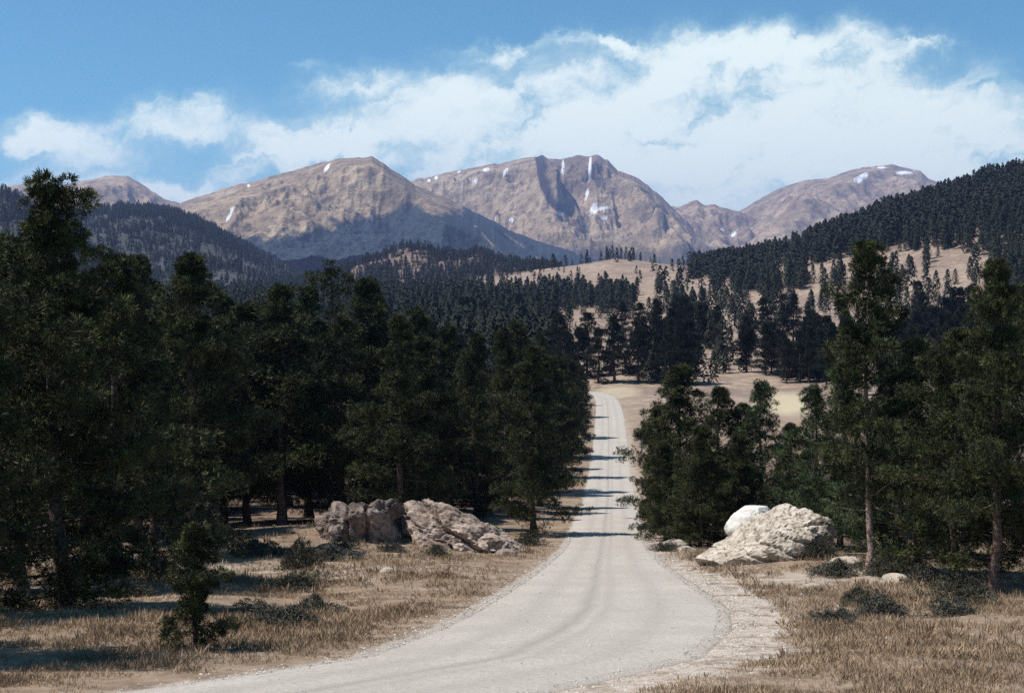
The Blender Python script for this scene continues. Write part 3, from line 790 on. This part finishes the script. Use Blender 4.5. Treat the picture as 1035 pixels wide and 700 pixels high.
# left outcrop pair
rock('granite_outcrop', rock_mesh('outcrop', 41, (2.75, 2.0, 2.8), M_rock_dark, facets=30, rough=.42, strata=.42, sdir=(.9, -.2, .25), sfreq=1.1), 366, 69, .2, .1,
     'dark shade toned granite outcrop with black cracks, left of the two beside the wood', 'outcrop')
def wedge(V):
    V = V.copy(); t = np.clip((V[:, 0] + 1) / 2, 0, 1)
    V[:, 2] = np.where(V[:, 2] > 0, V[:, 2] * (1.12 - .86 * t**1.15), V[:, 2]); return V
rock('granite_outcrop', rock_mesh('outcrop', 57, (4.0, 2.4, 3.3), M_rock, facets=22, rough=.34, strata=.46, sdir=(.42, -.25, .8), sfreq=1.15, shape=wedge, cutr=(.7, 1)), 460, 70, .2, -.05,
     'sunlit tan granite outcrop sloping down to the right toward the road', 'outcrop')
# right outcrop with white boulder
def slab(V):
    V = V.copy(); t = np.clip((V[:, 0] + 1) / 2, 0, 1)
    V[:, 2] = np.where(V[:, 2] > 0, V[:, 2] * (.30 + .72 * sst(.0, .75, t)), V[:, 2]); V[:, 0] = np.clip(V[:, 0], -1, .80); return V
rock('granite_outcrop', rock_mesh('outcrop', 63, (3.5, 2.4, 2.75), M_rock_pale, facets=26, rough=.24, strata=.14, sdir=(.3, -.3, .9), sfreq=1.6, shape=slab, cutr=(.7, 1)), 781, 59, .1, .05,
     'pale rough granite outcrop right of the road below the white boulder', 'outcrop')
o = link('boulder', rock_mesh('boulder', 71, (1.22, 1.0, .76), M_boulder, facets=12, rough=.09, cutr=(.80, .97)))
x, y, z = at(758, 62); o.location = (x, y, (HOR - 528) * 62 / F); o.rotation_euler = (0, -.38, .2)
tag(o, 'smooth white boulder perched on the left shoulder of the pale outcrop', 'boulder')
# loose stones
for (px, Y, sx, mat, lab) in [
    (391, 53, .30, M_rock_pale, 'small white rock lying alone on the left grass bank'),
    (683, 73, .75, M_rock_pale, 'pale rock at the foot of the right clump beside the road'),
    (694, 70, .5, M_rock_pale, 'smaller pale rock just left of the right outcrop'),
    (512, 66, .5, M_rock, 'tan rock at the low right tip of the sloping left outcrop'),
    (330, 63, .45, M_rock_dark, 'grey rock in the grass below the dark left outcrop'),
    (855, 55, .6, M_rock_pale, 'pale flat rock between the right outcrop and the tall open pine'),
    (905, 50, .5, M_rock_pale, 'pale flat stone right of the tall open pine trunk'),
    (820, 47, .35, M_rock_pale, 'small pale stone on the sandy patch below the right outcrop'),
    (100, 58, .6, M_rock_dark, 'grey stone among the brush at lower left'),
    (140, 60, .5, M_rock_dark, 'small grey stone beside the brush left of the sapling')]:
    rock('stone', rock_mesh('stone', int(px), (sx * 1.25, sx, sx * .62), mat, sub=4, facets=14, rough=.06 * sx), px, Y, -.12 * sx, px, lab, 'rock')

# ------------------------------------------------------------------ shrubs, snag, grass
def shrub_mesh(name, seed, w, h, mat, n=260, tuft=.20, K=8, stems=14):
    r = np.random.default_rng(seed); Tm = Acc()
    a = r.uniform(0, 6.28, n); q = r.uniform(0, 1, n)**.55; zz = r.uniform(0, 1, n)
    lob = 1 + .3 * np.sin(a * 3 + seed) + .2 * np.sin(a * 5 + 2 * seed)
    rr = w * q * lob * np.sqrt(np.clip(1 - (zz * .9)**2, 0, 1))
    P = np.stack([rr * np.cos(a), rr * np.sin(a), zz * h * (.55 + .45 * (1 - q * .6)) * (.8 + .3 * np.sin(a * 2 + seed))], -1)
    Dd = P / np.array([w, w, h]); Dd[:, 2] += .5; Dd /= np.linalg.norm(Dd, axis=1, keepdims=True)
    V, Q = needles(P, Dd, np.full(n, tuft), K, .09, r, .65)
    for i in range(stems):
        p = P[r.integers(0, n)]
        Tm.add(*tube(np.stack([p * 0.02, p * np.array([.5, .5, .6]), p]), [.02, .014, .006], 4))
    tv, tq = Tm.get()
    return mesh_np(name + '_twigs', tv, tq, None, M_bark), mesh_np(name + '_leaves', V, Q, None, mat, smooth=False)
SH = [shrub_mesh('juniper', 3, 1.0, .75, M_shrub, 700, .13), shrub_mesh('sage', 5, .8, .7, M_sage, 520, .15), shrub_mesh('sage', 8, .9, .6, M_sage, 560, .14),
      shrub_mesh('brush', 11, 1.1, .9, M_shrub, 560, .16)]
def shrub(v, px, Y, sc, label, group=None, cat='shrub'):
    x, y, z = at(px, Y)
    e = empty('shrub', (x, y, z - .05), random.uniform(0, 6.28), sc if isinstance(sc, tuple) else (sc, sc, sc * .9))
    tag(e, label, cat, group)
    link('twigs', SH[v][0], e); link('foliage', SH[v][1], e)
shrub(0, 300, 49, (1.55, 1.2, 1.0), 'low dark green juniper bush in the open left grass', cat='bush')
shrub(3, 304, 56, (.9, .9, 1.5), 'upright green bush just behind the low juniper')
for px, Y, v, s, lab in [
    (75, 52, 3, 1.2, 'dark brush left of the pale grass bank at lower left'), (115, 55, 3, 1.3, 'dark brush in the middle of the tangle at lower left'), (150, 57, 1, 1.1, 'greyish brush right end of the tangle at lower left'),
    (262, 62, 2, 1.5, 'grey sage behind the low juniper, under the pines'), (330, 59, 2, 1.4, 'grey sage in front of the dark left outcrop'), (225, 66, 3, 1.3, 'dark brush beside the sapling, in the wood shade'),
    (255, 36, 1, .9, 'brown sage right of the sapling on the lower left bank'), (285, 33, 2, 1.0, 'brown sage lowest on the left bank near the road'), (318, 38, 1, .9, 'brown sage between juniper and road'),
    (130, 44, 0, .9, 'flat green bush in the pale grass at lower left'), (535, 74, 3, .9, 'dark brush at the foot of the nearest roadside pine'), (672, 70, 3, .7, 'dark brush on the right road bank before the pine clump'),
    (655, 88, 2, .8, 'grey sage on the right road bank farther down'), (846, 52, 2, 1.3, 'grey sage between the pale outcrop and the tall open pine'), (828, 57, 3, 1.0, 'dark brush at the right end of the pale outcrop'),
    (905, 52, 3, 1.2, 'dark brush right of the tall open pine'), (940, 50, 2, 1.3, 'grey sage under the green bushy pine at the right'), (975, 44, 3, 1.2, 'dark brush near the right edge below the short trunk pine'),
    (965, 34, 1, .9, 'brown sage in the lower right grass near the edge'), (875, 40, 3, .8, 'low dark brush at the foot of the tall open pine'), (893, 35, 1, 1.0, 'brown sage in the middle of the lower right grass'),
    (845, 33, 2, .8, 'brown sage at the left end of the lower right grass'), (395, 64, 2, .9, 'grey sage at the gap between the two left outcrops'), (440, 63, 3, .7, 'low dark brush at the foot of the sloping left outcrop'), (348, 64, 3, .8, 'dark brush against the foot of the dark left outcrop'), (715, 62, 2, .8, 'grey sage at the left foot of the pale outcrop')]:
    shrub(v, px, Y, s, lab)

x, y, z = at(648, 178)
e = empty('dead_snag', (x, y, z - .1)); tag(e, 'short bleached dead trunk at the right road edge before the far meadow', 'dead tree')
link('trunk', mesh_np('snag', *tube([(0, 0, 0), (.05, 0, 1.2), (.02, .05, 2.4), (.12, .1, 3.2)], [.2, .16, .12, .04], 7), None, M_snag), e)
for a, zz in ((.5, 1.5), (3.4, 2.0), (2.0, 2.5)):
    link('branch', mesh_np('snag_branch', *tube([(.03, 0, zz), (math.cos(a) * .4, math.sin(a) * .4, zz + .25), (math.cos(a) * .8, math.sin(a) * .8, zz + .35)], [.05, .035, .012], 5), None, M_snag), e)

# dry grass
def grass(n, seed=61, hs=1.0, thr=.62):
    Y = np.exp(rng.uniform(math.log(17), math.log(95), n)); px = rng.uniform(-60, 1100, n)
    x = (px - CX) / F * Y; d = road_dist(x, Y); l, r = road_lr(Y)
    dens = thr + .9 * fbm(x / 2.6, Y / 2.6, 4, seed)
    dens = np.where((x > r) & (d < 1.7) & (Y < 52), dens - .9 * sst(1.8, .9, d), dens)
    dens = dens - .9 * np.exp(-(((x - 10.5) / 3.5)**2 + ((Y - 51) / 2.4)**2)) - .8 * np.exp(-(((x - 15) / 2.5)**2 + ((Y - 52) / 2)**2))
    dens = dens - .55 * sst(70, 80, Y)
    k = (d > .02) & (rng.uniform(0, 1, n) < dens)
    x = x[k]; Y = Y[k]; P = np.stack([x, Y, ground_z(x, Y) - .03], -1)
    sz = hs * np.interp(Y, [17, 40], [.55, 1.0]) * np.clip(.18 + .16 * fbm(x / .9, Y / .9, 2, 67) + .22 * fbm(x / 5, Y / 5, 3, 66) + rng.normal(0, .06, len(x)), .08, .6) * np.clip((d[k] + .6) / 2, .45, 1)
    V, Q = needles(P, np.tile([0, 0, 1.], (len(x), 1)), sz * .95, 6, .04, rng, .42)
    return mesh_np('dry_grass', V, Q, None, M_grass if hs == 1 else M_weed, smooth=False)
o = link('dry_grass', grass(190000)); tag(o, 'dry brown grass on both banks beside the gravel road', 'grass', kind='stuff')

o = link('weeds', grass(26000, 88, .8, .12)); tag(o, 'grey green weeds mixed into the dry grass', 'weeds', kind='stuff')
# loose gravel along the road edges and on the sandy turnout
n = 22000
Y = np.exp(rng.uniform(math.log(18), math.log(85), n)); l, r = road_lr(Y); sdx = rng.uniform(0, 1, n) < .62
x = np.where(sdx, r - .5 + rng.exponential(1.2, n), l + .5 - rng.exponential(.25, n))
t = rng.uniform(0, 1, n) < .08; x = np.where(t, l + (r - l) * rng.uniform(0, 1, n), x)
on = (x > l) & (x < r)
zz = np.where(on, base_z(x, Y) + .02, ground_z(x, Y) + .004)
q = np.interp(Y, [18, 45], [.45, 1]) * rng.uniform(.012, .032, n) * np.where(rng.uniform(0, 1, n) < .06, 2.6, 1) * np.where(on, .7, 1)
oc = np.array([[1, 0, 0], [0, 1, 0], [-1, 0, 0], [0, -1, 0], [0, 0, .7], [0, 0, -.7]])
PV = oc[None] * (q[:, None, None] * rng.uniform(.6, 1.3, (n, 6, 1)))
ca, sa = np.cos(an := rng.uniform(0, 6.28, n))[:, None], np.sin(an)[:, None]
PV = np.stack([PV[..., 0] * ca - PV[..., 1] * sa, PV[..., 0] * sa + PV[..., 1] * ca, PV[..., 2]], -1) + np.stack([x, Y, zz], -1)[:, None]
ft = np.array([[0, 1, 4], [1, 2, 4], [2, 3, 4], [3, 0, 4], [1, 0, 5], [2, 1, 5], [3, 2, 5], [0, 3, 5]])
o = link('gravel', mesh_np('gravel', PV.reshape(-1, 3), None, (ft[None] + np.arange(n)[:, None, None] * 6).reshape(-1, 3), M_pebble, smooth=False))
tag(o, 'loose gravel along the road edges and the sandy turnout', 'gravel', kind='stuff')

# ------------------------------------------------------------------ sky, sun, air
SUN_EL, SUN_AZ = math.radians(62), math.radians(266)     # azimuth clockwise from +Y (north): 270 = straight from the left
sd = Vector((math.sin(SUN_AZ) * math.cos(SUN_EL), math.cos(SUN_AZ) * math.cos(SUN_EL), math.sin(SUN_EL)))
ld = bpy.data.lights.new('sun', 'SUN'); ld.energy = 4.8; ld.angle = math.radians(.5); ld.color = (1, .955, .89)
lo = bpy.data.objects.new('sun', ld); COL.objects.link(lo); lo.rotation_euler = sd.to_track_quat('Z', 'Y').to_euler(); lo.location = (-50, -20, 60)

w = bpy.data.worlds.new('World'); S.world = w; w.use_nodes = True
nt = NT(w.node_tree)
bg = nt.n['Background']; bg.inputs['Strength'].default_value = .09
sky = nt.new('ShaderNodeTexSky'); sky.sky_type = 'NISHITA'; sky.sun_disc = False
sky.sun_elevation = SUN_EL; sky.sun_rotation = SUN_AZ; sky.altitude = 2500; sky.air_density = 1.0; sky.dust_density = .3; sky.ozone_density = 1.6
tc = nt.new('ShaderNodeTexCoord').outputs['Generated']
sep = nt.new('ShaderNodeSeparateXYZ'); nt.put(sep.inputs[0], tc)
yy = nt.math('MAXIMUM', sep.outputs[1], .02)
wn = nt.new('ShaderNodeTexNoise'); nt.put(wn.inputs['Vector'], tc); wn.inputs['Scale'].default_value = 22; wn.inputs['Detail'].default_value = 8; wn.inputs['Roughness'].default_value = .62
sw = nt.new('ShaderNodeSeparateColor'); nt.put(sw.inputs[0], wn.outputs['Color'])
U_ = nt.math('MULTIPLY_ADD', nt.math('DIVIDE', sep.outputs[0], yy), F, CX)
V_ = nt.math('MULTIPLY_ADD', nt.math('DIVIDE', sep.outputs[2], yy), -F, HOR)
U_ = nt.math('MULTIPLY_ADD', nt.math('SUBTRACT', sw.outputs[0], .5), 130, U_)
V_ = nt.math('MULTIPLY_ADD', nt.math('SUBTRACT', sw.outputs[1], .5), 75, V_)
clouds = [(48, 142, 40, 18, 1.8), (100, 155, 60, 18, .5), (160, 122, 60, 16, 1.0), (200, 103, 30, 12, 1.0), (90, 190, 140, 22, .4),
          (305, 146, 62, 22, 1.0), (350, 130, 40, 13, .7), (240, 165, 40, 14, .5), (185, 195, 30, 9, 1.0), (420, 92, 66, 20, .7), (375, 90, 50, 10, .4), (468, 112, 34, 11, .85), (440, 142, 140, 26, .42), (520, 100, 60, 22, .45),
          (565, 113, 30, 11, .6), (620, 140, 120, 45, .6), (770, 115, 180, 60, 1.05), (715, 58, 70, 22, 1.1), (800, 62, 90, 24, .7), (650, 95, 80, 24, .6), (830, 135, 130, 34, .6), (915, 106, 42, 16, .95), (700, 175, 170, 30, .55), (1000, 125, 60, 34, .9), (940, 160, 110, 34, .6), (870, 50, 60, 20, .4),
          (505, 57, 38, 9, .7), (622, 50, 30, 7, .8), (563, 47, 22, 5, .35), (320, 72, 20, 5, .35), (930, 44, 24, 5, .4), (200, 225, 500, 45, .38), (760, 165, 330, 80, .5), (420, 125, 160, 40, .25)]
tot = None
for (cx, cy, rx, ry, am) in clouds:
    a = nt.math('MULTIPLY', nt.math('SUBTRACT', U_, cx), 1 / rx); b = nt.math('MULTIPLY', nt.math('SUBTRACT', V_, cy), 1 / ry)
    q = nt.math('MULTIPLY_ADD', a, a, nt.math('MULTIPLY', b, b))
    gq = nt.math('MULTIPLY', nt.math('EXPONENT', nt.math('MULTIPLY', q, -1.0)), am)
    tot = gq if tot is None else nt.math('ADD', tot, gq)
cv = nt.new('ShaderNodeCombineXYZ')
nt.put(cv.inputs[0], nt.math('MULTIPLY_ADD', V_, .004, nt.math('MULTIPLY', U_, .0085))); nt.put(cv.inputs[1], nt.math('MULTIPLY_ADD', U_, .004, nt.math('MULTIPLY', V_, .021)))
n2 = nt.noise(cv.outputs[0], 1.3, 8, .56, .3); n3 = nt.noise(tc, 75, 7, .68)
nn = nt.math('MULTIPLY_ADD', n2, .78, nt.math('MULTIPLY', n3, .22))
front = nt.rng(sep.outputs[1], .2, .5)
tot = nt.math('SUBTRACT', 1.0, nt.math('EXPONENT', nt.math('MULTIPLY', tot, -1.45)))
cl = nt.math('MULTIPLY', tot, nt.math('MULTIPLY_ADD', nn, 2.6, -.27))
cl = nt.math('MULTIPLY', nt.rng(cl, .02, 1.0), front)
CLOUD = nt.mix(nt.rng(nt.math('MULTIPLY_ADD', n2, .8, nt.math('MULTIPLY', cl, .8)), .55, 1.15), (5.2, 7.7, 7.9), (9.3, 10.4, 9.8))
tint = nt.new('ShaderNodeMix', data_type='RGBA', blend_type='MULTIPLY'); tint.inputs[0].default_value = 1
nt.put(tint.inputs[6], sky.outputs[0]); nt.put(tint.inputs[7], (.60, 1.14, 1.14))
nt.put(bg.inputs['Color'], nt.mix(nt.math('MULTIPLY', cl, .97), tint.outputs[2], CLOUD))

HAZE = 6.2e-5
hx0, hx1, hy0, hy1, hz0, hz1 = -13000, 13000, -130, 12600, -75, 1180
hv = [(x, y, z) for x in (hx0, hx1) for y in (hy0, hy1) for z in (hz0, hz1)]
hq = [(0, 1, 3, 2), (4, 6, 7, 5), (0, 4, 5, 1), (2, 3, 7, 6), (0, 2, 6, 4), (1, 5, 7, 3)]
mh = bpy.data.materials.new('haze_air'); mh.use_nodes = True
nh = NT(mh.node_tree); nh.n.remove(nh.n['Principled BSDF'])
pv = nh.new('ShaderNodeVolumePrincipled'); pv.inputs['Color'].default_value = (.42, .53, 1.0, 1); pv.inputs['Density'].default_value = HAZE; pv.inputs['Anisotropy'].default_value = .2
nh.l.new(pv.outputs[0], nh.n['Material Output'].inputs['Volume'])
o = link('haze', mesh_np('haze', hv, hq, None, mh, smooth=False)); tag(o, 'thin blue mountain air over the whole valley', 'haze', kind='stuff')

# ------------------------------------------------------------------ camera and render
cd = bpy.data.cameras.new('camera'); cam = bpy.data.objects.new('camera', cd); COL.objects.link(cam)
cd.sensor_width = 36; cd.lens = 36 * F / 1035; cd.clip_start = .1; cd.clip_end = 60000
cam.rotation_euler = (math.radians(90) - math.atan(30 / F), 0, 0); cam.location = (0, 0, 0)
S.camera = cam
S.view_settings.view_transform = 'Standard'; S.view_settings.look = 'None'; S.view_settings.exposure = .35; S.view_settings.gamma = 1
S.render.engine = 'CYCLES'
S.cycles.use_denoising = False
S.cycles.max_bounces = 6; S.cycles.volume_bounces = 0; S.cycles.diffuse_bounces = 3; S.cycles.glossy_bounces = 2
print('TREES', ntree[0], 'FAR', len(rn), len(rf), len(V) // 3)
